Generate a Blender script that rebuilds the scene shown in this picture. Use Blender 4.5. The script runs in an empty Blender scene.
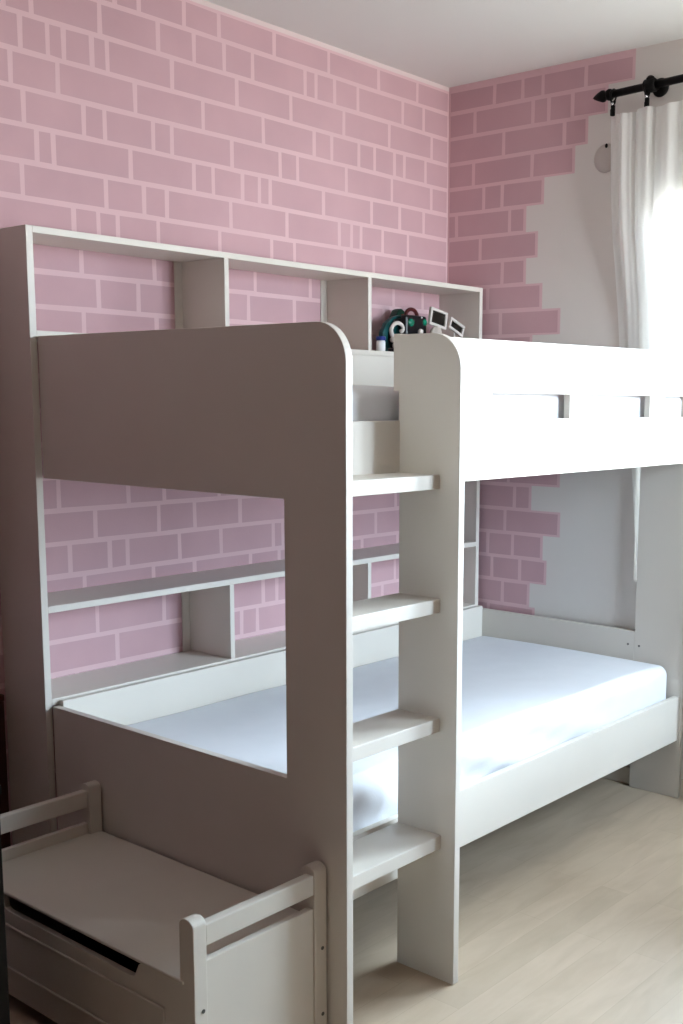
import bpy, bmesh, math, random
from mathutils import Vector, Matrix
random.seed(7)
D = bpy.data
S = bpy.context.scene
COL = S.collection

# ------------------------------------------------------------------ camera
FPX, U0, V0 = 1129.06, 424.76, 567.42
YAW, PITCH, ROLL = 0.68006, -0.14630, 0.00821
cam = D.cameras.new('camera'); co = D.objects.new('camera', cam); COL.objects.link(co)
cy, sy, cp, sp = math.cos(YAW), math.sin(YAW), math.cos(PITCH), math.sin(PITCH)
fw = Vector((-sy*cp, cy*cp, sp)); rt = Vector((cy, sy, 0)); up = rt.cross(fw)
c, s = math.cos(ROLL), math.sin(ROLL)
r2, u2 = c*rt + s*up, -s*rt + c*up
M = Matrix.Identity(4)
for i in range(3):
    M[i][0], M[i][1], M[i][2] = r2[i], u2[i], -fw[i]
M.translation = Vector((2.97608, -1.75055, 1.47417))
co.matrix_world = M
cam.sensor_fit = 'AUTO'; cam.sensor_width = 36
cam.lens = FPX/1024*36
cam.shift_x = (341.5-U0)/1024; cam.shift_y = (V0-512)/1024
cam.clip_start = 0.05
S.camera = co

# ------------------------------------------------------------------ light
SKY = 63.0
w = D.worlds.new('World'); S.world = w; w.use_nodes = True
bg = w.node_tree.nodes['Background']
bg.inputs[1].default_value = SKY
_n = w.node_tree.nodes; _l = w.node_tree.links            # overcast sky above, bright sunlit ground below
_g = _n.new('ShaderNodeTexCoord'); _x = _n.new('ShaderNodeSeparateXYZ'); _r = _n.new('ShaderNodeValToRGB'); _m = _n.new('ShaderNodeMapRange')
_l.new(_g.outputs['Generated'], _x.inputs[0]); _l.new(_x.outputs['Z'], _m.inputs[0])
_m.inputs[1].default_value = -1; _m.inputs[2].default_value = 1; _l.new(_m.outputs[0], _r.inputs[0])
_r.color_ramp.elements[0].position = .40; _r.color_ramp.elements[0].color = (.50, .46, .445, 1)
_r.color_ramp.elements[1].position = .60; _r.color_ramp.elements[1].color = (.70, .825, .99, 1)
_l.new(_r.outputs[0], bg.inputs[0])
WX0, WX1, WZ0, WZ1 = 0.918, 2.70, 0.80, 2.27      # the window opening in the back wall
YB = 2.062                                        # inner face of the back wall
pl = D.lights.new('window_portal', 'AREA'); pl.shape = 'RECTANGLE'
pl.size = WX1-WX0; pl.size_y = WZ1-WZ0; pl.cycles.is_portal = True
po = D.objects.new('window_portal', pl); COL.objects.link(po)
po.location = ((WX0+WX1)/2, YB+0.17, (WZ0+WZ1)/2); po.rotation_euler = (math.radians(-90), 0, 0)

RX = 3.12                                         # inner face of the right wall, with a second window
VY0, VY1, VZ0, VZ1 = 1.14, 2.03, 1.02, 2.50
pl2 = D.lights.new('side_window_portal', 'AREA'); pl2.shape = 'RECTANGLE'
pl2.size = VZ1-VZ0; pl2.size_y = VY1-VY0; pl2.cycles.is_portal = True
po2 = D.objects.new('side_window_portal', pl2); COL.objects.link(po2)
po2.location = (RX+0.17, (VY0+VY1)/2, (VZ0+VZ1)/2); po2.rotation_euler = (0, math.radians(90), 0)

S.view_settings.view_transform = 'Standard'; S.view_settings.look = 'None'
S.view_settings.gamma = 1; S.view_settings.use_curve_mapping = False
S.view_settings.exposure = 0.0
S.cycles.max_bounces = 14; S.cycles.diffuse_bounces = 8
S.cycles.transparent_max_bounces = 16
S.cycles.sample_clamp_indirect = 6
S.cycles.use_denoising = True

# ------------------------------------------------------------------ materials
def lin(h):
    v = [int(h[i:i+2], 16)/255 for i in (0, 2, 4)]
    return [x/12.92 if x <= .04045 else ((x+.055)/1.055)**2.4 for x in v]
def mat(name, hexc, rough=.6, var=.04, scale=9, bump=0, spec=.3, metal=0):
    m = D.materials.new(name); m.use_nodes = True; nt = m.node_tree
    b = nt.nodes['Principled BSDF']
    b.inputs['Roughness'].default_value = rough; b.inputs['Specular IOR Level'].default_value = spec
    b.inputs['Metallic'].default_value = metal
    tc = nt.nodes.new('ShaderNodeTexCoord'); n = nt.nodes.new('ShaderNodeTexNoise')
    n.inputs['Scale'].default_value = scale; n.inputs['Detail'].default_value = 5
    nt.links.new(tc.outputs['Object'], n.inputs['Vector'])
    cr = nt.nodes.new('ShaderNodeValToRGB')
    a = lin(hexc)
    cr.color_ramp.elements[0].position = .3; cr.color_ramp.elements[1].position = .7
    cr.color_ramp.elements[0].color = [max(0, x*(1-var)) for x in a]+[1]
    cr.color_ramp.elements[1].color = [min(1, x*(1+var)) for x in a]+[1]
    nt.links.new(n.outputs['Fac'], cr.inputs[0]); nt.links.new(cr.outputs[0], b.inputs['Base Color'])
    if bump:
        n2 = nt.nodes.new('ShaderNodeTexNoise'); n2.inputs['Scale'].default_value = scale*14
        n2.inputs['Detail'].default_value = 4; nt.links.new(tc.outputs['Object'], n2.inputs['Vector'])
        bp = nt.nodes.new('ShaderNodeBump'); bp.inputs['Strength'].default_value = bump
        bp.inputs['Distance'].default_value = .002
        nt.links.new(n2.outputs['Fac'], bp.inputs['Height']); nt.links.new(bp.outputs[0], b.inputs['Normal'])
    return m

LAM = mat('white_laminate', 'D3CDC4', .42, .012, 5, 0, .35)
PAINTW = mat('white_painted_wood', 'D2CCC1', .45, .02, 7, .05, .35)
SHEET = mat('white_cotton_sheet', 'DDDEE2', .9, .015, 12, .15, .1)
PINK = mat('pale_pink_paint', 'D9BABF', .9, .02, 3, .12, .1)
PINKTOP = mat('pale_pink_edge_paint', 'DFD0CF', .9, .02, 3, .12, .1)
BRICK = mat('mauve_pink_paint', 'C5A2A8', .9, .05, 4, .12, .1)
WHITEWALL = mat('white_wall_paint', 'DAD6D1', .9, .015, 3, .12, .1)
CEIL = mat('ceiling_paint', 'DEDFDC', .95, .01, 2, .1, .1)
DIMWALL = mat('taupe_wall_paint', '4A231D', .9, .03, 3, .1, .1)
BLACK = mat('black_metal', '070606', .55, .1, 20, 0, .15)
CHROME = mat('silver_metal', 'C8C8CC', .25, .05, 20, 0, .5, .9)
DARKWOOD = mat('dark_brown_wood', '3A1E18', .5, .25, 12, .05, .3)
BLACKWOOD = mat('black_wood', '0B0807', .5, .2, 12, 0, .3)
SCREW = mat('grey_screw_cap', '5A5854', .5, .05, 40)
SHADOWIN = mat('shade_darkened_board', '2E2822', .8, .05, 8)  # slats and bench inner boards, coloured dark to deepen the shade there
SKIRT = mat('white_skirting', 'D8D4CC', .5, .01, 5)
PVC = mat('white_window_frame', 'E8E8E6', .35, .01, 5)
PLATE = mat('grey_white_plastic', 'B9B2AC', .5, .02, 9)

def floor_mat():
    m = D.materials.new('pale_oak_laminate'); m.use_nodes = True; nt = m.node_tree
    b = nt.nodes['Principled BSDF']; b.inputs['Roughness'].default_value = .42
    b.inputs['Specular IOR Level'].default_value = .35
    tc = nt.nodes.new('ShaderNodeTexCoord'); mp = nt.nodes.new('ShaderNodeMapping')
    mp.inputs['Rotation'].default_value = (0, 0, math.radians(90))
    nt.links.new(tc.outputs['Object'], mp.inputs['Vector'])
    br = nt.nodes.new('ShaderNodeTexBrick')
    br.inputs['Scale'].default_value = 1; br.inputs['Brick Width'].default_value = .85
    br.inputs['Row Height'].default_value = .095; br.inputs['Mortar Size'].default_value = .0007
    br.inputs['Mortar Smooth'].default_value = .3; br.offset = .37
    br.inputs['Color1'].default_value = lin('C3B19C')+[1]; br.inputs['Color2'].default_value = lin('B9A893')+[1]
    br.inputs['Mortar'].default_value = lin('B0A08C')+[1]
    nt.links.new(mp.outputs[0], br.inputs['Vector'])
    mp2 = nt.nodes.new('ShaderNodeMapping'); mp2.inputs['Scale'].default_value = (11, 2.6, 1)
    nt.links.new(tc.outputs['Object'], mp2.inputs['Vector'])
    n = nt.nodes.new('ShaderNodeTexNoise'); n.inputs['Scale'].default_value = 1.6; n.inputs['Detail'].default_value = 8
    n.inputs['Distortion'].default_value = .6
    nt.links.new(mp2.outputs[0], n.inputs['Vector'])
    cr = nt.nodes.new('ShaderNodeValToRGB')
    cr.color_ramp.elements[0].position = .3; cr.color_ramp.elements[0].color = (.70, .67, .63, 1)
    cr.color_ramp.elements[1].position = .65; cr.color_ramp.elements[1].color = (1, 1, 1, 1)
    nt.links.new(n.outputs['Fac'], cr.inputs[0])
    mx = nt.nodes.new('ShaderNodeMix'); mx.data_type = 'RGBA'; mx.blend_type = 'MULTIPLY'
    mx.inputs[0].default_value = .45
    nt.links.new(br.outputs['Color'], mx.inputs[6]); nt.links.new(cr.outputs[0], mx.inputs[7])
    nt.links.new(mx.outputs[2], b.inputs['Base Color'])
    return m
FLOOR = floor_mat()

def curtain_mat():
    m = D.materials.new('white_sheer_fabric'); m.use_nodes = True; nt = m.node_tree
    for n in list(nt.nodes):
        if n.type != 'OUTPUT_MATERIAL': nt.nodes.remove(n)
    out = [n for n in nt.nodes if n.type == 'OUTPUT_MATERIAL'][0]
    tr = nt.nodes.new('ShaderNodeBsdfTransparent'); tl = nt.nodes.new('ShaderNodeBsdfTranslucent')
    df = nt.nodes.new('ShaderNodeBsdfDiffuse')
    tl.inputs[0].default_value = (.86, .87, .86, 1); df.inputs[0].default_value = (.88, .88, .86, 1)
    tc = nt.nodes.new('ShaderNodeTexCoord'); wv = nt.nodes.new('ShaderNodeTexNoise'); wv.inputs['Scale'].default_value = 60
    nt.links.new(tc.outputs['Object'], wv.inputs['Vector'])
    mr = nt.nodes.new('ShaderNodeMapRange'); mr.inputs[3].default_value = .01; mr.inputs[4].default_value = .03
    nt.links.new(wv.outputs['Fac'], mr.inputs[0])
    m1 = nt.nodes.new('ShaderNodeMixShader'); m1.inputs[0].default_value = .5
    nt.links.new(df.outputs[0], m1.inputs[1]); nt.links.new(tl.outputs[0], m1.inputs[2])
    m2 = nt.nodes.new('ShaderNodeMixShader')
    nt.links.new(mr.outputs[0], m2.inputs[0])
    nt.links.new(m1.outputs[0], m2.inputs[1]); nt.links.new(tr.outputs[0], m2.inputs[2])
    nt.links.new(m2.outputs[0], out.inputs['Surface'])
    return m
SHEER = curtain_mat()

def glass_mat():
    m = D.materials.new('window_glass'); m.use_nodes = True; nt = m.node_tree
    for n in list(nt.nodes):
        if n.type != 'OUTPUT_MATERIAL': nt.nodes.remove(n)
    out = [n for n in nt.nodes if n.type == 'OUTPUT_MATERIAL'][0]
    tr = nt.nodes.new('ShaderNodeBsdfTransparent'); tr.inputs[0].default_value = (.95, .98, .97, 1)
    gl = nt.nodes.new('ShaderNodeBsdfGlossy'); gl.inputs['Roughness'].default_value = .02
    fr = nt.nodes.new('ShaderNodeFresnel'); fr.inputs[0].default_value = 1.45
    mx = nt.nodes.new('ShaderNodeMixShader')
    nt.links.new(fr.outputs[0], mx.inputs[0]); nt.links.new(tr.outputs[0], mx.inputs[1]); nt.links.new(gl.outputs[0], mx.inputs[2])
    nt.links.new(mx.outputs[0], out.inputs['Surface'])
    return m
GLASS = glass_mat()

# ------------------------------------------------------------------ helpers
def bx(bm, x0, x1, y0, y1, z0, z1, bev=.0012, mi=0, seg=2):
    t = bmesh.new()
    bmesh.ops.create_cube(t, size=1)
    for v in t.verts:
        v.co = Vector(((x0+x1)/2+v.co.x*(x1-x0), (y0+y1)/2+v.co.y*(y1-y0), (z0+z1)/2+v.co.z*(z1-z0)))
    if bev:
        bmesh.ops.bevel(t, geom=list(t.edges), offset=min(bev, .45*min(x1-x0, y1-y0, z1-z0)), segments=seg, affect='EDGES', profile=.5)
    join(bm, t, mi)
def join(bm, t, mi=0):
    mp = {v: bm.verts.new(v.co) for v in t.verts}
    for f in t.faces:
        g = bm.faces.new([mp[v] for v in f.verts]); g.material_index = mi; g.smooth = f.smooth
    t.free()
def prism(bm, pts, axis, a0, a1, bev=.0012, mi=0):
    """2-D outline extruded along an axis; pts are the other two coordinates in x,y,z order."""
    t = bmesh.new()
    def P(p, a):
        q = list(p); q.insert(axis, a); return q
    lo = [t.verts.new(P(p, a0)) for p in pts]; hi = [t.verts.new(P(p, a1)) for p in pts]
    n = len(pts)
    t.faces.new(lo); t.faces.new(hi[::-1])
    for i in range(n): t.faces.new((lo[i], hi[i], hi[(i+1) % n], lo[(i+1) % n]))
    bmesh.ops.recalc_face_normals(t, faces=t.faces)
    if bev:
        caps = [e for e in t.edges if len(e.link_faces) == 2 and e.calc_face_angle(0) > .5]
        bmesh.ops.bevel(t, geom=caps, offset=bev, segments=2, affect='EDGES', profile=.5)
    join(bm, t, mi)
def tube(bm, p0, p1, r0, r1=None, n=16, mi=0, cap=True):
    r1 = r0 if r1 is None else r1
    p0, p1 = Vector(p0), Vector(p1); d = (p1-p0).normalized()
    a = d.orthogonal().normalized(); b = d.cross(a)
    A = [bm.verts.new(p0+(a*math.cos(i*2*math.pi/n)+b*math.sin(i*2*math.pi/n))*r0) for i in range(n)]
    B = [bm.verts.new(p1+(a*math.cos(i*2*math.pi/n)+b*math.sin(i*2*math.pi/n))*r1) for i in range(n)]
    for i in range(n):
        f = bm.faces.new((A[i], A[(i+1) % n], B[(i+1) % n], B[i])); f.smooth = True; f.material_index = mi
    if cap:
        bm.faces.new(A[::-1]).material_index = mi; bm.faces.new(B).material_index = mi
def lathe(bm, prof, origin, axis=(0, 0, 1), n=20, mi=0):
    o = Vector(origin); d = Vector(axis).normalized(); a = d.orthogonal().normalized(); b = d.cross(a)
    rings = []
    for r, h in prof:
        r = max(r, .0003)
        rings.append([bm.verts.new(o+d*h+(a*math.cos(i*2*math.pi/n)+b*math.sin(i*2*math.pi/n))*r) for i in range(n)])
    for A, B in zip(rings, rings[1:]):
        for i in range(n):
            f = bm.faces.new((A[i], A[(i+1) % n], B[(i+1) % n], B[i])); f.smooth = True; f.material_index = mi
    bm.faces.new(rings[0][::-1]).material_index = mi; bm.faces.new(rings[-1]).material_index = mi
def path(bm, pts, rad, n=10, closed=False, mi=0):
    """tube along a polyline; rad is a number or one per point"""
    pts = [Vector(p) for p in pts]; N = len(pts)
    R = rad if isinstance(rad, (list, tuple)) else [rad]*N
    rings = []; prev = None
    for i, p in enumerate(pts):
        q0 = pts[(i-1) % N] if (closed or i) else p; q1 = pts[(i+1) % N] if (closed or i < N-1) else p
        d = (q1-q0).normalized()
        a = d.orthogonal().normalized() if prev is None else (prev-d*prev.dot(d)).normalized()
        prev = a; b = d.cross(a)
        rings.append([bm.verts.new(p+(a*math.cos(k*2*math.pi/n)+b*math.sin(k*2*math.pi/n))*R[i]) for k in range(n)])
    prs = list(zip(rings, rings[1:])) + ([(rings[-1], rings[0])] if closed else [])
    for A, B in prs:
        for i in range(n):
            f = bm.faces.new((A[i], A[(i+1) % n], B[(i+1) % n], B[i])); f.smooth = True; f.material_index = mi
    if not closed:
        bm.faces.new(rings[0][::-1]).material_index = mi; bm.faces.new(rings[-1]).material_index = mi
def ball(bm, c_, r, sc=(1, 1, 1), mi=0, u=18, v=12):
    t = bmesh.new(); bmesh.ops.create_uvsphere(t, u_segments=u, v_segments=v, radius=r)
    for vv in t.verts: vv.co = Vector((vv.co.x*sc[0], vv.co.y*sc[1], vv.co.z*sc[2]))+Vector(c_)
    for f in t.faces: f.smooth = True
    join(bm, t, mi)
def obj(name, bm, mats, parent=None, recalc=True):
    if recalc: bmesh.ops.recalc_face_normals(bm, faces=bm.faces)
    me = D.meshes.new(name); bm.to_mesh(me); bm.free()
    for m in (mats if isinstance(mats, (list, tuple)) else [mats]): me.materials.append(m)
    o = D.objects.new(name, me); COL.objects.link(o)
    if parent is not None:
        o.parent = parent
        # part meshes carry world coordinates; only the thing's empty is offset
        if parent.type == 'EMPTY': o.matrix_parent_inverse = Matrix.Translation(-parent.location)
    return o
def tag(o, label, cat, group=None):
    o['label'] = label; o['category'] = cat
    if group: o['group'] = group
    return o
def thing(name, label, cat, loc, group=None):
    o = D.objects.new(name, None); COL.objects.link(o); o.location = loc; o.empty_display_size = .1
    return tag(o, label, cat, group)
def struct(name, bm, mats):
    o = obj(name, bm, mats); o['kind'] = 'structure'; return o
def one(fn, *a, **k):
    b = bmesh.new(); fn(b, *a, **k); return b

# ------------------------------------------------------------------ room
HC = 2.738; FY = -2.55
struct('floor', one(bx, 0, RX, FY, YB, -.06, 0, 0), FLOOR)
struct('ceiling', one(bx, 0, RX, FY, YB, HC, HC+.06, 0), CEIL)

LINE0, PITCHZ, MORT = 2.632, .0995, .0155
def line(k): return LINE0-PITCHZ*k if k >= 0 else 2.712+MORT/2
JL = {
 0:[0.438, 0.525, 0.699, 0.841, 1.087, 1.355, 1.627, 1.857],
 1:[0.156, 0.382, 0.595, 0.736, 0.862, 0.987, 1.235, 1.289, 1.385, 1.511, 1.769, 1.899],
 2:[0.118, 0.204, 0.257, 0.351, 0.405, 0.646, 0.914, 1.163, 1.434, 1.689, 1.951],
 3:[0.233, 0.502, 0.768, 1.031, 1.278, 1.369, 1.515, 1.605, 1.721, 1.781, 1.912],
 4:[0.119, 0.316, 0.388, 0.567, 0.639, 0.889, 1.109, 1.194, 1.446, 1.706, 1.951],
 5:[0.156, 0.21, 0.478, 0.725, 0.806, 0.934, 1.011, 1.06, 1.325, 1.588, 1.754, 1.903],
 6:[0.106, 0.385, 0.525, 0.614, 0.88, 1.14, 1.409, 1.475, 1.528, 1.652, 1.805],
 7:[0.27, 0.355, 0.424, 0.577, 0.83, 1.064, 1.176, 1.438, 1.60, 1.777],
 8:[0.02, 0.291, 0.557, 0.72, 0.985, 1.254, 1.50, 1.72, 1.90],
 9:[0.347, 0.493, 0.74, 0.953, 1.172, 1.43, 1.66, 1.80],
 10:[0.03, 0.292, 0.561, 0.80, 1.06, 1.30, 1.52, 1.78, 1.95],
 15:[0.183, 0.433, 0.574, 0.806, 1.07, 1.34, 1.60, 1.86],
 16:[0.04, 0.307, 0.55, 0.698, 0.9, 1.17, 1.44, 1.736, 1.93],
 17:[0.213, 0.357, 0.423, 0.631, 0.811, 1.056, 1.104, 1.36, 1.615, 1.83],
 18:[0.02, 0.262, 0.522, 0.693, 0.945, 1.084, 1.32, 1.534, 1.75],
 19:[0.06, 0.303, 0.562, 0.72, 1.004, 1.071, 1.32, 1.54, 1.734],
 20:[0.10, 0.374, 0.64, 0.899, 0.974, 1.22, 1.44, 1.656, 1.88],
}
JB = {0: ([0.229, 0.363, 0.456, 0.647], 0.841), 1: ([0.134, 0.413, 0.485, 0.591], 0.732), 2: ([0.277, 0.558], 0.65),
      3: ([0.13, 0.414], 0.596), 4: ([0.184, 0.274], 0.46), 5: ([0.047, 0.312], 0.379), 6: ([0.169], 0.436), 7: ([0.28], 0.383),
      8: ([0.21], 0.462), 9: ([0.276], 0.548), 10: ([0.18], 0.42), 11: ([0.12, 0.33], 0.50), 12: ([0.24], 0.40), 13: ([0.16, 0.34], 0.52),
      14: ([0.27], 0.46), 15: ([0.19, 0.33], 0.565), 16: ([0.10, 0.362], 0.432), 17: ([0.09, 0.316], 0.571), 18: ([0.08, 0.231, 0.357], 0.492),
      19: ([0.254, 0.394], 0.512), 20: ([0.31], 0.433), 21: ([0.239], 0.46), 22: ([0.15], 0.40), 23: ([0.28], 0.47), 24: ([0.12], 0.41), 25: ([0.3], 0.45)}
def jit(a=.0014): return random.uniform(-a, a)
def quad(bm, P, mi):
    f = bm.faces.new([bm.verts.new(p) for p in P]); f.material_index = mi
# left wall: pale pink paint with hand painted mauve bricks
b = bmesh.new()
bx(b, -.1, 0, FY, YB+.12, 0, HC, 0, 0)
quad(b, [(.0003, FY, 2.722), (.0003, YB, 2.722), (.0003, YB, HC), (.0003, FY, HC)], 2)
rng = random.Random(3)
for k in range(0, 27):
    zt = line(k-1)-MORT/2; zb = line(k)+MORT/2
    if zb < 0: continue
    js = list(JL.get(k, []))
    if not js:
        y = .05+rng.random()*.2
        while y < 1.98:
            js.append(y); y += rng.choice([.26, .25, .24, .14, .08])
    y = js[0]
    while y > FY:
        y -= rng.choice([.27, .26, .25, .15, .085]); js.insert(0, y)
    js.append(YB-.001)
    for a, e in zip(js, js[1:]):
        a += MORT/2; e -= MORT/2
        a = max(a, FY+.01)
        if e-a < .012: continue
        X = .0006
        quad(b, [(X, a+jit(), zb+jit()), (X, e+jit(), zb+jit()), (X, e+jit(), zt+jit()), (X, a+jit(), zt+jit())], 1)
struct('wall_left', b, [PINK, BRICK, PINKTOP])
# back wall: white, with a stepped pink brick edge, and the window opening
b = bmesh.new()
bx(b, 0, WX0, YB, YB+.14, 0, HC, 0); bx(b, WX1, RX, YB, YB+.14, 0, HC, 0)
bx(b, WX0, WX1, YB, YB+.14, WZ1, HC, 0); bx(b, WX0, WX1, YB, YB+.14, 0, WZ0, 0)
for k, (js, end) in JB.items():
    top, bot = line(k-1), line(k)
    zt = top-MORT/2; zb = bot+MORT/2
    if zb < .01: continue
    Y1, Y2 = YB-.0003, YB-.0007
    m0 = bot; m1 = top
    if k == 0: m1 = HC
    quad(b, [(0.001, Y1, m0), (end+.012, Y1, m0), (end+.012, Y1, m1), (0.001, Y1, m1)], 1)
    xs = [.002]+js+[end+MORT/2]
    for a, e in zip(xs, xs[1:]):
        a += MORT/2; e -= MORT/2
        if e-a < .012: continue
        quad(b, [(a+jit(), Y2, zb+jit()), (e+jit(), Y2, zb+jit()), (e+jit(), Y2, zt+jit()), (a+jit(), Y2, zt+jit())], 2)
struct('wall_back', b, [WHITEWALL, PINK, BRICK])
b = bmesh.new()
bx(b, RX, RX+.14, FY, VY0, 0, HC, 0); bx(b, RX, RX+.14, VY1, YB+.14, 0, HC, 0)
bx(b, RX, RX+.14, VY0, VY1, 0, VZ0, 0); bx(b, RX, RX+.14, VY0, VY1, VZ1, HC, 0)
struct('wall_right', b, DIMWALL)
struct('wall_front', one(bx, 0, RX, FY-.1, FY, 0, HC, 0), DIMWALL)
struct('baseboard_back', one(bx, 0, RX, YB-.012, YB, 0, .07, .003), SKIRT)
struct('baseboard_right', one(bx, RX-.012, RX, FY, YB, 0, .07, .003), SKIRT)

# window: frame, two casements with glass
b = bmesh.new(); ya, yb = YB+.04, YB+.11
bx(b, WX0, WX0+.04, ya, yb, WZ0, WZ1, .004); bx(b, WX1-.06, WX1, ya, yb, WZ0, WZ1, .004)
bx(b, WX0+.04, WX1-.06, ya, yb, WZ1-.06, WZ1, .004); bx(b, WX0+.04, WX1-.06, ya, yb, WZ0, WZ0+.06, .004)
win = struct('window_1', b, PVC)
xm = (WX0+WX1)/2
for x0, x1 in ((WX0+.04, xm), (xm, WX1-.06)):
    b = bmesh.new(); z0, z1 = WZ0+.06, WZ1-.06
    bx(b, x0, x0+.04, ya+.01, yb-.01, z0, z1, .004); bx(b, x1-.055, x1, ya+.01, yb-.01, z0, z1, .004)
    bx(b, x0+.04, x1-.055, ya+.01, yb-.01, z1-.055, z1, .004); bx(b, x0+.04, x1-.055, ya+.01, yb-.01, z0, z0+.055, .004)
    cs = obj('casement', b, PVC, win)
    obj('glass_pane', one(bx, x0+.035, x1-.05, ya+.035, ya+.039, z0+.05, z1-.05, 0), GLASS, cs)

b = bmesh.new(); xa, xb = RX+.04, RX+.11
bx(b, xa, xb, VY0, VY0+.06, VZ0, VZ1, .004); bx(b, xa, xb, VY1-.06, VY1, VZ0, VZ1, .004)
bx(b, xa, xb, VY0+.06, VY1-.06, VZ1-.06, VZ1, .004); bx(b, xa, xb, VY0+.06, VY1-.06, VZ0, VZ0+.06, .004)
win = struct('window_2', b, PVC)
ym = (VY0+VY1)/2
for y0, y1 in ((VY0+.06, ym), (ym, VY1-.06)):
    b = bmesh.new(); z0, z1 = VZ0+.06, VZ1-.06
    bx(b, xa+.01, xb-.01, y0, y0+.055, z0, z1, .004); bx(b, xa+.01, xb-.01, y1-.055, y1, z0, z1, .004)
    bx(b, xa+.01, xb-.01, y0+.055, y1-.055, z1-.055, z1, .004); bx(b, xa+.01, xb-.01, y0+.055, y1-.055, z0, z0+.055, .004)
    cs = obj('casement', b, PVC, win)
    obj('glass_pane', one(bx, xa+.035, xa+.039, y0+.05, y1-.05, z0+.05, z1-.05, 0), GLASS, cs)

# ------------------------------------------------------------------ bunk bed
T = .0212; L = 2.030; B = .210; W = 1.344; WI = 1.156; H = 1.639; Z1 = 1.256; Z2 = .611; Y2 = .396
def arc(cx, cz, r, a0, a1, n=10):
    return [(cx+r*math.cos(math.radians(a0+(a1-a0)*i/n)), cz+r*math.sin(math.radians(a0+(a1-a0)*i/n))) for i in range(n+1)]
bed = thing('bunk_bed', 'large white bunk bed with built in ladder and slotted guard rail', 'bunk bed', (.75, 1.0, 0))
RC = .085
pts = [(WI, 0), (W, 0)] + arc(W-RC, H-RC, RC, 0, 90) + [(B+.002, H), (B+.002, Z1), (WI, Z1), (WI, Z2), (B+.002, Z2), (B+.002, .2), (WI, .2)]
foot = obj('foot_end_panel', one(prism, pts, 1, 0, T), LAM, bed)
for x, z in ((1.148, 1.276), (1.257, 1.283)):
    obj('screw_cap', one(tube, (x, -.0012, z), (x, .003, z), .0045, None, 12), LAM, foot)
pts = [(WI, 0), (W, 0)] + arc(W-RC, H-.004-RC, RC, 0, 90) + [(WI, H-.004)]
obj('ladder_panel', one(prism, pts, 1, Y2, Y2+T), LAM, bed)
for zr, dr in ((1.2985, .058), (.9945, .054), (.693, .052), (.3895, .044)):
    obj('rung', one(bx, WI, W-dr, T, Y2, zr-.035, zr, .002), LAM, bed)
GX0, GX1 = 1.135, WI
obj('guard_plank', one(prism, [(Y2+.001, 1.4975), (L, 1.4975), (L, 1.652), (Y2+.001, 1.6365)], 0, GX0, GX1, .0015), LAM, bed)
obj('guard_plank', one(bx, GX0, GX1, T, L, 1.262, 1.4255, .0015), LAM, bed)
for y0, y1 in ((Y2+T, .786), (1.188, 1.293), (1.693, 1.798)):
    obj('guard_spacer', one(bx, GX0, GX1, y0, y1, 1.4255, 1.4975, .0008), LAM, bed)
obj('side_rail', one(bx, 1.121, 1.1425, T, L, .224, .3925, .0015), LAM, bed)
obj('rear_board', one(bx, B+.001, B+.022, T, L, .224, .626, .0015), LAM, bed)
obj('rear_board', one(bx, B+.001, B+.022, T, L, 1.262, 1.634, .0015), LAM, bed)
stile = obj('head_end_stile', one(bx, .948, WI, L, L+.018, 0, H, .0012), LAM, bed)
lowb = obj('head_end_board', one(bx, B+.002, .948, L, L+.018, .2, .614, .0012), LAM, bed)
obj('head_end_board', one(bx, B+.002, .948, L, L+.018, Z1, H, .0012), LAM, bed)
obj('screw_cap', one(tube, (.9215, L-.0015, .561), (.9215, L+.003, .561), .0042, None, 12), SCREW, lowb)
obj('screw_cap', one(tube, (.9687, L-.0015, .560), (.9687, L+.003, .560), .0042, None, 12), SCREW, stile)
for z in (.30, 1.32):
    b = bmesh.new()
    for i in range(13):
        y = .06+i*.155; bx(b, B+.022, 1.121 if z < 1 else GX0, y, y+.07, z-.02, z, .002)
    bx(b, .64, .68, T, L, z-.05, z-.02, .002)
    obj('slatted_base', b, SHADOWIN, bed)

# ------------------------------------------------------------------ bookcase along the wall
bk = thing('bookcase', 'tall white open bookcase between the bunk bed and pink brick wall', 'bookcase', (.105, 1.0, 0))
BX = .209; HB = 1.928; KL = 2.030
obj('side_panel', one(bx, .001, BX, -T, 0, 0, HB), LAM, bk)
obj('side_panel', one(bx, .001, BX, KL-T, KL, 0, HB), LAM, bk)
obj('top_panel', one(bx, .001, BX, 0, KL-T, HB-.018, HB), LAM, bk)
for z in (1.654, .897, .632, .09):
    obj('shelf', one(bx, .001, BX, 0, KL-T, z-.019, z), LAM, bk)
for y in (.665, 1.337):
    obj('divider', one(bx, .001, BX, y, y+.018, 1.654, HB-.018), LAM, bk)
    obj('divider', one(bx, .001, BX, y, y+.018, .632, .878), LAM, bk)
    obj('back_stile', one(bx, .001, .005, y-.032, y, 1.654, HB-.018), LAM, bk)
    obj('back_stile', one(bx, .001, .005, y-.032, y, .632, .878), LAM, bk)

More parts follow.
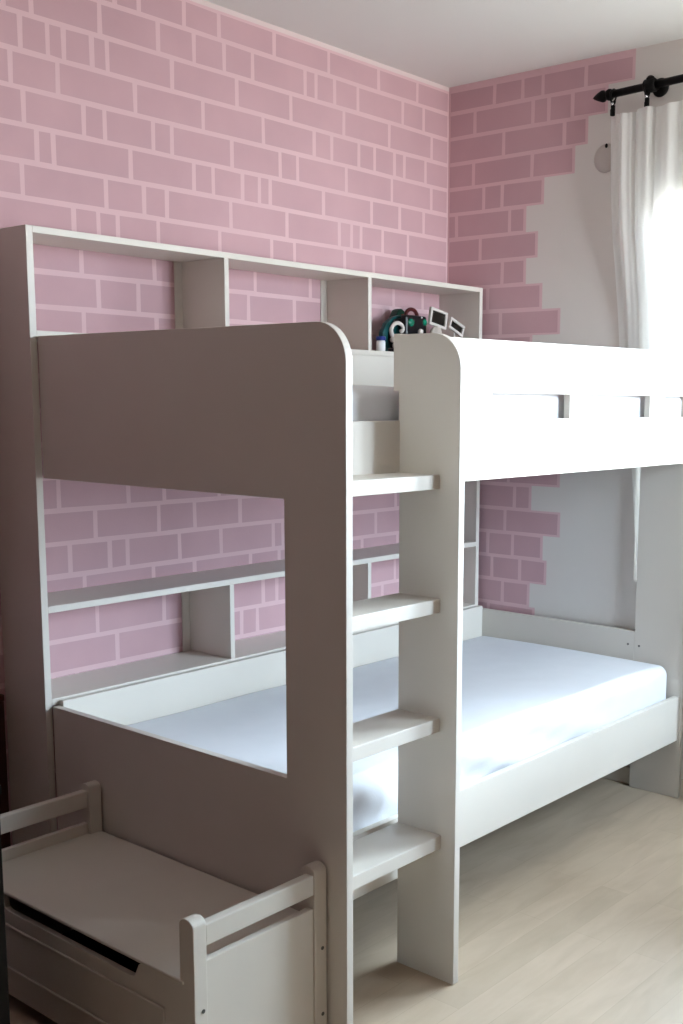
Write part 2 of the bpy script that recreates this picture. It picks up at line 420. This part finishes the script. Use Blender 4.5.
# ------------------------------------------------------------------ mattresses
def mattress(name, x0, x1, y0, y1, z0, z1, r, label, folds=True, seed=1, lift=0):
    rg = random.Random(seed)
    bm = bmesh.new(); nx, ny = 36, 72
    # closed rounded slab: ring profile across X swept along Y
    prof = []
    n = 7
    zc0, zc1 = z0+r, z1-r
    def q(cx, cz, a0, a1): return [(cx+r*math.cos(math.radians(a0+(a1-a0)*i/n)), cz+r*math.sin(math.radians(a0+(a1-a0)*i/n))) for i in range(n+1)]
    prof += q(x1-r, zc0, -90, 0)
    for i in range(1, 9): prof.append((x1, zc0+(zc1-zc0)*i/9))
    prof += q(x1-r, zc1, 0, 90)
    for i in range(1, nx): prof.append((x1-r+(x0+r-(x1-r))*i/nx, z1))
    prof += q(x0+r, zc1, 90, 180)
    prof += q(x0+r, zc0, 180, 270)
    ys = [y0+r*(1-math.cos(math.radians(90*i/8))) for i in range(8)] + [y0+r+(y1-y0-2*r)*i/ny for i in range(ny+1)] + [y1-r*(1-math.cos(math.radians(90*(7-i)/8))) for i in range(8)]
    cxm, czm = (x0+x1)/2, (z0+z1)/2
    rings = []
    for y in ys:
        d = min(y-y0, y1-y, r); ins = r-math.sqrt(max(0, r*r-(r-d)**2))
        ring = []
        for x, z in prof:
            sx = ((x1-x0)/2-ins)/((x1-x0)/2); sz = ((z1-z0)/2-ins)/((z1-z0)/2)
            X = cxm+(x-cxm)*sx; Z = czm+(z-czm)*sz
            if z > z1-.001:
                Z += .012*(1-min(1, max(0, (y-y0-1.1)/.85)))*lift
                Z += .0035*math.sin(3.1*X+1.7*y+seed)+.0018*math.sin(9*y+5*X)
            if folds and x > x1-r*1.2:
                g = min(1, max(0, (z-z0)/(z1-z0)))
                fold = .009*math.sin(14*y+9*(z-z0)/(z1-z0)+seed)+.004*math.sin(31*y-16*(z-z0)/(z1-z0))
                amp = max(0, 1-abs(y-.75)/1.1)
                X += fold*amp*(1-abs(2*g-1)**3)
            ring.append(bm.verts.new((X, y, Z)))
        rings.append(ring)
    m = len(prof)
    for A, C in zip(rings, rings[1:]):
        for i in range(m):
            f = bm.faces.new((A[i], A[(i+1) % m], C[(i+1) % m], C[i])); f.smooth = True
    bm.faces.new(rings[0]); bm.faces.new(rings[-1][::-1])
    o = obj(name, bm, SHEET)
    return tag(o, label, 'mattress')
mattress('mattress', B+.024, 1.106, .03, 2.022, .3005, .508, .035, 'thick mattress in white fitted sheet on the lower bunk', True, 2, 1)
mattress('mattress', B+.024, 1.118, .03, 2.022, 1.3205, 1.508, .03, 'mattress in white sheet on the upper bunk behind the guard rail', False, 5)

# ------------------------------------------------------------------ storage bench
bn = thing('storage_bench', 'low white wooden storage bench with lid at foot of the bunk bed', 'bench', (.83, -.2, 0))
LX0, LX1, PX0, PX1 = .398, .438, 1.243, 1.287
BY0, BY1 = -.388, -.006
def post(x0, x1, y0, y1, zt):
    r = (x1-x0)/2
    pts = [(x0, 0), (x1, 0)] + arc((x0+x1)/2, zt-r*.75, r, 0, 180, 12)
    pts = [(p[0], p[1] if i < 2 else zt-r*.75+(p[1]-(zt-r*.75))*.75) for i, p in enumerate(pts)]
    return one(prism, pts, 1, y0, y1, .0015)
for x0, x1, lab in ((LX0, LX1, 0), (PX0, PX1, 1)):
    for y0, y1 in ((BY0, BY0+.034), (BY1-.038, BY1)):
        p = obj('post', post(x0, x1, y0, y1, .442), PAINTW, bn)
        if lab:
            ym = (y0+y1)/2+.005
            for z in ((.245, .085) if y0 > -.2 else (.243, .085)):
                obj('screw_cap', one(tube, (x1-.002, ym, z), (x1+.0012, ym, z), .0045, None, 12), SCREW, p)
    xc0, xc1 = (x0+x1)/2-.010, (x0+x1)/2+.012
    if lab: xc0, xc1 = x1-.026, x1-.002
    obj('rail', one(bx, xc0, xc1, BY0+.034, BY1-.038, .378, .425, .003), PAINTW, bn)
    obj('end_panel', one(bx, xc0+.004, xc1-.003, BY0+.034, BY1-.038, .03, .346 if lab else .334, .002), PAINTW, bn)
lidz = .305
obj('lid', one(bx, LX1-.012, PX0+.012, -.390, BY1-.003, lidz-.008, lidz, .003), PAINTW, bn)
# front panel with finger notch and a recessed field with bead
FX0, FX1 = LX1-.003, PX0+.003; yF = -.388; zt = lidz-.0085; zb = .040; nz = .258
NX0, NX1, NB0, NB1 = .565, 1.118, .60, 1.078
b = bmesh.new()
pts = [(FX0, zb), (FX1, zb), (FX1, zt), (NX1, zt)] + [(NX1-.012, zt-.004), (NB1+.012, nz+.004), (NB1, nz), (NB0, nz), (NB0-.012, nz+.004), (NX0+.012, zt-.004)] + [(NX0, zt), (FX0, zt)]
prism(b, pts, 1, yF, yF+.014, .001)
fp = obj('front_panel', b, PAINTW, bn)
b = bmesh.new(); ix0, ix1, iz0, iz1 = .50, 1.192, .108, .224
for q_ in ((ix0, ix1, iz1-.007, iz1), (ix0, ix1, iz0, iz0+.007), (ix0, ix0+.007, iz0, iz1), (ix1-.007, ix1, iz0, iz1)):
    bx(b, q_[0], q_[1], yF-.0045, yF+.001, q_[2], q_[3], .002)
obj('bead_moulding', b, PAINTW, fp)
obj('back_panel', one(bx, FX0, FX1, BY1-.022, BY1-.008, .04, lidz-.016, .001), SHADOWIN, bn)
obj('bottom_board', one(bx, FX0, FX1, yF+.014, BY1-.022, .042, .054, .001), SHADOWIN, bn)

# ------------------------------------------------------------------ dark furniture at the left edge
t = thing('wooden_board', 'dark brown wooden board against the pink wall left of the bookcase', 'board', (.009, -.47, 0))
obj('panel', one(bx, .002, .016, -.90, -.034, .0, .60, .002), DARKWOOD, t)
obj('top_cap', one(bx, .002, .020, -.90, -.034, .60, .62, .003), DARKWOOD, t)
t = thing('dark_cabinet', 'nearly black low cabinet at lower left in front of the bench', 'cabinet', (.72, -.80, 0))
CX0, CX1 = .47, .985
obj('carcass', one(bx, CX0, CX1, -1.0, -.615, 0.03, .70, .003), BLACKWOOD, t)
obj('top_panel', one(bx, CX0-.004, CX1+.004, -1.004, -.611, .70, .72, .004), BLACKWOOD, t)
dr_ = obj('door', one(bx, CX0+.01, CX1-.01, -.999-.018, -1.0, .06, .69, .003), BLACKWOOD, t)
obj('plinth', one(bx, CX0+.01, CX1-.01, -.99, -.62, 0, .03, .001), BLACKWOOD, t)

# ------------------------------------------------------------------ curtain rod, rings, curtain
RY, RZ = 2.0, 2.576
def rz(x): return RZ+(x-.78)*.035
rod = thing('curtain_rod', 'black metal curtain rod with pointed finial above the sheer curtain', 'curtain rod', (1.0, RY, RZ))
rl = 2.85
axis = Vector((1, 0, .035)).normalized()
obj('pole', one(tube, (.782, RY, rz(.782)), (rl, RY, rz(rl)), .0135), BLACK, rod)
for x, sgn in ((.782, -1), (rl, 1)):
    prof = [(.0135, -.012), (.019, -.012), (.021, -.004), (.019, .004), (.014, .006), (.014, .012), (.020, .018), (.021, .026), (.015, .042), (.007, .058), (.001, .066)]
    b = bmesh.new(); lathe(b, prof, (x, RY, rz(x)), axis*sgn); obj('finial', b, BLACK, rod)
for x in (.949, 2.7):
    b = bmesh.new()
    lathe(b, [(.020, -.022), (.024, -.018), (.024, .018), (.020, .022)], (x, RY, rz(x)), axis)
    ball(b, (x, RY, rz(x)+.018), .017)
    tube(b, (x+.004, RY, rz(x)), (x+.010, YB-.008, rz(x)+.004), .010)
    br = obj('bracket', b, BLACK, rod)
    b = bmesh.new(); lathe(b, [(.031, 0), (.033, .004), (.030, .012), (.020, .016), (.012, .02)], (x+.010, YB-.0005, rz(x)+.004), (0, -1, 0), 28)
    obj('wall_rosette', b, BLACK, br)
def ring(x, label):
    z = rz(x)
    t = thing('curtain_ring', label, 'curtain ring', (x, RY, z), 'curtain rings on the black rod')
    b = bmesh.new()
    path(b, [(x+.004*math.sin(a), RY+.020*math.cos(a), z-.006+.021*math.sin(a)) for a in [i*2*math.pi/24 for i in range(24)]], .0034, 8, True)
    obj('hoop', b, BLACK, t)
    b = bmesh.new(); ball(b, (x+.001, RY-.008, z-.036), .0062); obj('eyelet', b, CHROME, t)
    b = bmesh.new()
    path(b, [(x-.009, RY, z-.024), (x-.006, RY, z-.034), (x, RY, z-.04)], .003, 8); path(b, [(x+.009, RY, z-.024), (x+.006, RY, z-.034), (x, RY, z-.04)], .003, 8)
    bx(b, x-.007, x+.007, RY-.006, RY+.006, z-.056, z-.038, .002); bx(b, x-.009, x+.007, RY-.007, RY+.007, z-.076, z-.052, .003)
    obj('clip', b, BLACK, t)
ring(.801, 'black curtain ring with silver eyed clip beside the pointed finial')
ring(.938, 'black curtain ring with silver eyed clip beneath the round bracket')

def curtain():
    bm = bmesh.new(); NS, NZ = 170, 80
    KX = [(2.52, .794), (2.38, .797), (2.1, .800), (1.69, .826), (1.41, .862), (1.235, .896), (1.03, .915), (.88, .930), (.80, .945), (.60, .952), (.03, .955)]
    def xl(z):
        for (za, a), (zb_, c_) in zip(KX, KX[1:]):
            if z >= zb_: return c_+(a-c_)*min(1, (z-zb_)/(za-zb_))
        return KX[-1][1]
    def xr(z): return 1.42-.10*(1-z/2.5)
    rows = []
    for j in range(NZ+1):
        g = j/NZ; row = []
        for i in range(NS+1):
            s_ = i/NS
            sag = .007*(1-math.cos(2*math.pi*((s_*.626+.794-.801)/.137)))/2 if s_ > .012 else 0
            ztop = rz(.794+.626*s_)-.070-sag
            z = ztop+(.04-ztop)*g
            x = xl(z)+(xr(z)-xl(z))*s_
            k = min(1, max(0, (z-1.66)/.75)); k = k*k*(3-2*k)
            yc = 2.0550+(RY-2.0550)*k
            fr = min(1, max(0, (x-1.17)/.06)); fr = fr*fr*(3-2*fr)
            if x > 1.17: yc = yc+(2.015-yc)*fr*(1-k)
            amp = .0030+.011*max(k, .8*fr)
            ph = 2*math.pi*(s_*7.0+.35*math.sin(s_*6))+.6*math.sin(1.6*z+2*s_)
            y = yc+amp*(.7*math.sin(ph)+.3*math.sin(2.3*ph+.8*z))
            x2 = x+.35*amp*math.cos(ph)*k*min(1, s_*12)
            row.append(bm.verts.new((x2, min(y, 2.0592), z)))
        rows.append(row)
    for A, C in zip(rows, rows[1:]):
        for i in range(NS):
            f = bm.faces.new((A[i], A[i+1], C[i+1], C[i])); f.smooth = True
    o = obj('curtain', bm, SHEER, recalc=False)
    tag(o, 'white sheer curtain hanging from the black rod in front of the window', 'curtain')
curtain()

# pale wall cover beside the curtain
t = thing('wall_cover', 'round grey white wall cover with black hole half behind the curtain', 'wall cover', (.748, YB-.006, 2.372))
b = bmesh.new(); lathe(b, [(.050, 0), (.052, .003), (.047, .009), (.030, .011), (.004, .0115)], (0, 0, 0), (0, -1, 0), 30)
for v in b.verts: v.co = Vector((.745+v.co.x, YB-.0002+v.co.y, 2.371+v.co.z))
obj('disc', b, PLATE, t)
b = bmesh.new(); ball(b, (.749, YB-.012, 2.413), .0075, (.8, .5, 1.1)); obj('hole_plug', b, BLACK, t)

# ------------------------------------------------------------------ things on the bookcase shelf
ZS = 1.6546      # a hair above the shelf top so nothing cuts into it
BLUE = mat('blue_plastic', '1B2C78', .35, .05, 20); WPL = mat('white_plastic', 'E8E8E8', .4, .02, 20)
TEAL = mat('teal_plastic', '0B4A4C', .4, .12, 14); DGREEN = mat('dark_green_plastic', '0C3A2C', .4, .2, 25)
DARK = mat('black_plastic', '0A0C10', .35, .2, 20); ORANGE = mat('orange_brown_plastic', '7E4A1E', .5, .2, 30)
PALE = mat('pale_grey_plastic', 'C9C2BC', .45, .04, 20); MAROON = mat('maroon_plastic', '4A1616', .5, .2, 30)
GEM = mat('green_gem_plastic', '0F6E54', .2, .15, 20)
CREAM = mat('cream_fluff', 'B7ADA4', .8, .1, 60, .4)

t = thing('bottle', 'small white bottle with blue cap on the upper bookcase shelf', 'bottle', (.17, 1.468, ZS))
b = bmesh.new(); lathe(b, [(.015, 0), (.017, .002), (.017, .036), (.013, .041)], (.168, 1.452, ZS)); obj('body', b, WPL, t)
b = bmesh.new(); lathe(b, [(.017, .040), (.0185, .041), (.0185, .053), (.0165, .055)], (.168, 1.452, ZS)); obj('cap', b, BLUE, t)

t = thing('toy_case', 'teal toy case standing on the shelf behind the blue capped bottle', 'toy', (.06, 1.62, ZS))
pts = [(1.542, ZS), (1.70, ZS), (1.70, ZS+.140)] + [(1.65, ZS+.148), (1.605, ZS+.138), (1.562, ZS+.112), (1.540, ZS+.075)]
obj('shell', one(prism, pts, 0, .078, .100, .004), TEAL, t)
b = bmesh.new(); path(b, [(.1085, y, z) for y, z in ((1.590, ZS+.012), (1.575, ZS+.05), (1.580, ZS+.09), (1.605, ZS+.122), (1.640, ZS+.128), (1.662, ZS+.10), (1.655, ZS+.065))], .0085); obj('dark_trim', b, DARK, t)

t = thing('scroll_ornament', 'pale curled scroll toy piece in front of the teal case', 'toy', (.15, 1.56, ZS))
b = bmesh.new()
sc_ = [(1.586, .086), (1.592, .079), (1.600, .086), (1.598, .099), (1.583, .109), (1.562, .110), (1.542, .100), (1.531, .084), (1.537, .067), (1.548, .055), (1.560, .044), (1.566, .028)]
def smooth(P, n=5):
    out = []
    for i in range(len(P)-1):
        p0, p1, p2, p3 = P[max(i-1, 0)], P[i], P[i+1], P[min(i+2, len(P)-1)]
        for q in range(n):
            t_ = q/n
            out.append(tuple(.5*((2*p1[d])+(-p0[d]+p2[d])*t_+(2*p0[d]-5*p1[d]+4*p2[d]-p3[d])*t_**2+(-p0[d]+3*p1[d]-3*p2[d]+p3[d])*t_**3) for d in range(2)))
    return out+[P[-1]]
sp_ = [(.150, y, ZS+z) for y, z in smooth(sc_)]
path(b, sp_, [.0055+.004*i/len(sp_) for i in range(len(sp_))], 10); obj('scroll', b, PALE, t)
for y, z, r in ((1.536, .047, .012), (1.549, .026, .0125), (1.570, .032, .0125)):
    b = bmesh.new(); ball(b, (.156, y, ZS+z), r, (1, 1, .9)); obj('bead', b, CREAM, t)
b = bmesh.new(); bx(b, .136, .176, 1.527, 1.590, ZS, ZS+.016, .004); obj('base', b, DARK, t)

t = thing('toy_tower', 'dark green toy tower with orange strap behind the shelf clutter', 'toy', (.05, 1.69, ZS))
b = bmesh.new(); pts = [(1.645, ZS), (1.722, ZS), (1.722, ZS+.13), (1.708, ZS+.168), (1.690, ZS+.176), (1.674, ZS+.170), (1.655, ZS+.142)]
prism(b, pts, 0, .030, .068, .004); obj('body', b, DGREEN, t)
b = bmesh.new(); path(b, [(.076, y, z) for y, z in ((1.682, ZS+.150), (1.694, ZS+.138), (1.712, ZS+.115), (1.718, ZS+.09))], [.007, .008, .008, .006]); obj('strap', b, ORANGE, t)

t = thing('toy_vehicle', 'black toy with green jewel windows lying on the shelf', 'toy', (.135, 1.70, ZS))
b = bmesh.new(); bx(b, .117, .150, 1.618, 1.748, ZS, ZS+.146, .010); obj('body', b, DARK, t)
b = bmesh.new(); ball(b, (.150, 1.649, ZS+.117), .019, (.35, 1, .8)); obj('jewel', b, GEM, t)
b = bmesh.new(); ball(b, (.150, 1.732, ZS+.122), .013, (.35, 1, 1)); obj('jewel', b, GEM, t)
b = bmesh.new(); ball(b, (.1505, 1.712, ZS+.139), .0032); obj('stud', b, WPL, t)
b = bmesh.new()
path(b, [(.130, 1.640+.034*(1-math.cos(math.radians(a))), ZS+.143+.026*math.sin(math.radians(a))) for a in range(0, 181, 15)], .0075)
obj('handle', b, MAROON, t)

t = thing('figurine', 'small pale toy figurine near the middle of the shelf clutter', 'toy', (.176, 1.68, ZS))
b = bmesh.new(); lathe(b, [(.016, 0), (.016, .01), (.009, .02), (.011, .05), (.013, .066), (.006, .074)], (.178, 1.672, ZS)); obj('body', b, PALE, t)
b = bmesh.new(); ball(b, (.178, 1.672, ZS+.083), .0105); obj('head', b, PALE, t)

t = thing('plush_pompom', 'cream fluffy ball in front of the larger framed picture on the shelf', 'toy', (.187, 1.755, ZS))
rg = random.Random(5)
b = bmesh.new(); ball(b, (.186, 1.755, ZS+.026), .026, (.75, 1, 1))
for v in b.verts: v.co += Vector((rg.uniform(-.002, .002), rg.uniform(-.003, .003), rg.uniform(-.001, .003)))
obj('ball', b, CREAM, t)
b = bmesh.new(); ball(b, (.186, 1.757, ZS+.078), .030, (.6, 1, 1))
for v in b.verts: v.co += Vector((rg.uniform(-.002, .002), rg.uniform(-.004, .004), rg.uniform(-.004, .004)))
obj('tuft', b, CREAM, t)

DPIC = mat('dark_picture', '17140F', .4, .5, 30)
FRAME = mat('pale_frame_paint', 'CFC9C3', .5, .03, 20)
def picture(label, cy_, cz_, wdt, hgt, ang, x):
    t = thing('picture_frame', label, 'picture frame', (x, cy_, ZS))
    def R_(u, v):
        a = math.radians(ang); return (cy_+u*math.cos(a)-v*math.sin(a), cz_+u*math.sin(a)+v*math.cos(a))
    hw, hh, bd = wdt/2, hgt/2, .0105
    b = bmesh.new()
    for u0, u1, v0, v1 in ((-hw, hw, hh-bd, hh), (-hw, hw, -hh, -hh+bd), (-hw, -hw+bd, -hh+bd, hh-bd), (hw-bd, hw, -hh+bd, hh-bd)):
        prism(b, [R_(u0, v0), R_(u1, v0), R_(u1, v1), R_(u0, v1)], 0, x, x+.012, .001)
    obj('frame', b, FRAME, t)
    e = .002
    b = bmesh.new(); prism(b, [R_(-hw+bd-e, -hh+bd-e), R_(hw-bd+e, -hh+bd-e), R_(hw-bd+e, hh-bd+e), R_(-hw+bd-e, hh-bd+e)], 0, x+.001, x+.006, 0)
    obj('picture', b, DPIC, t)
    # strut standing on the shelf behind it
    p = R_(0, -hh+.004)
    b = bmesh.new(); path(b, [(x+.003, p[0], p[1]), (x-.004, p[0], ZS+.003)], .004, 8); bx(b, x-.016, x+.010, p[0]-.018, p[0]+.018, ZS, ZS+.006, .002)
    obj('stand', b, FRAME, t)
picture('left and larger of two tilted pale frames with dark pictures on the shelf', 1.803, 1.796, .106, .068, -9.5, .152)
picture('right of two tilted pale frames, smaller, nearest the bookcase end', 1.921, 1.769, .098, .046, -21, .152)
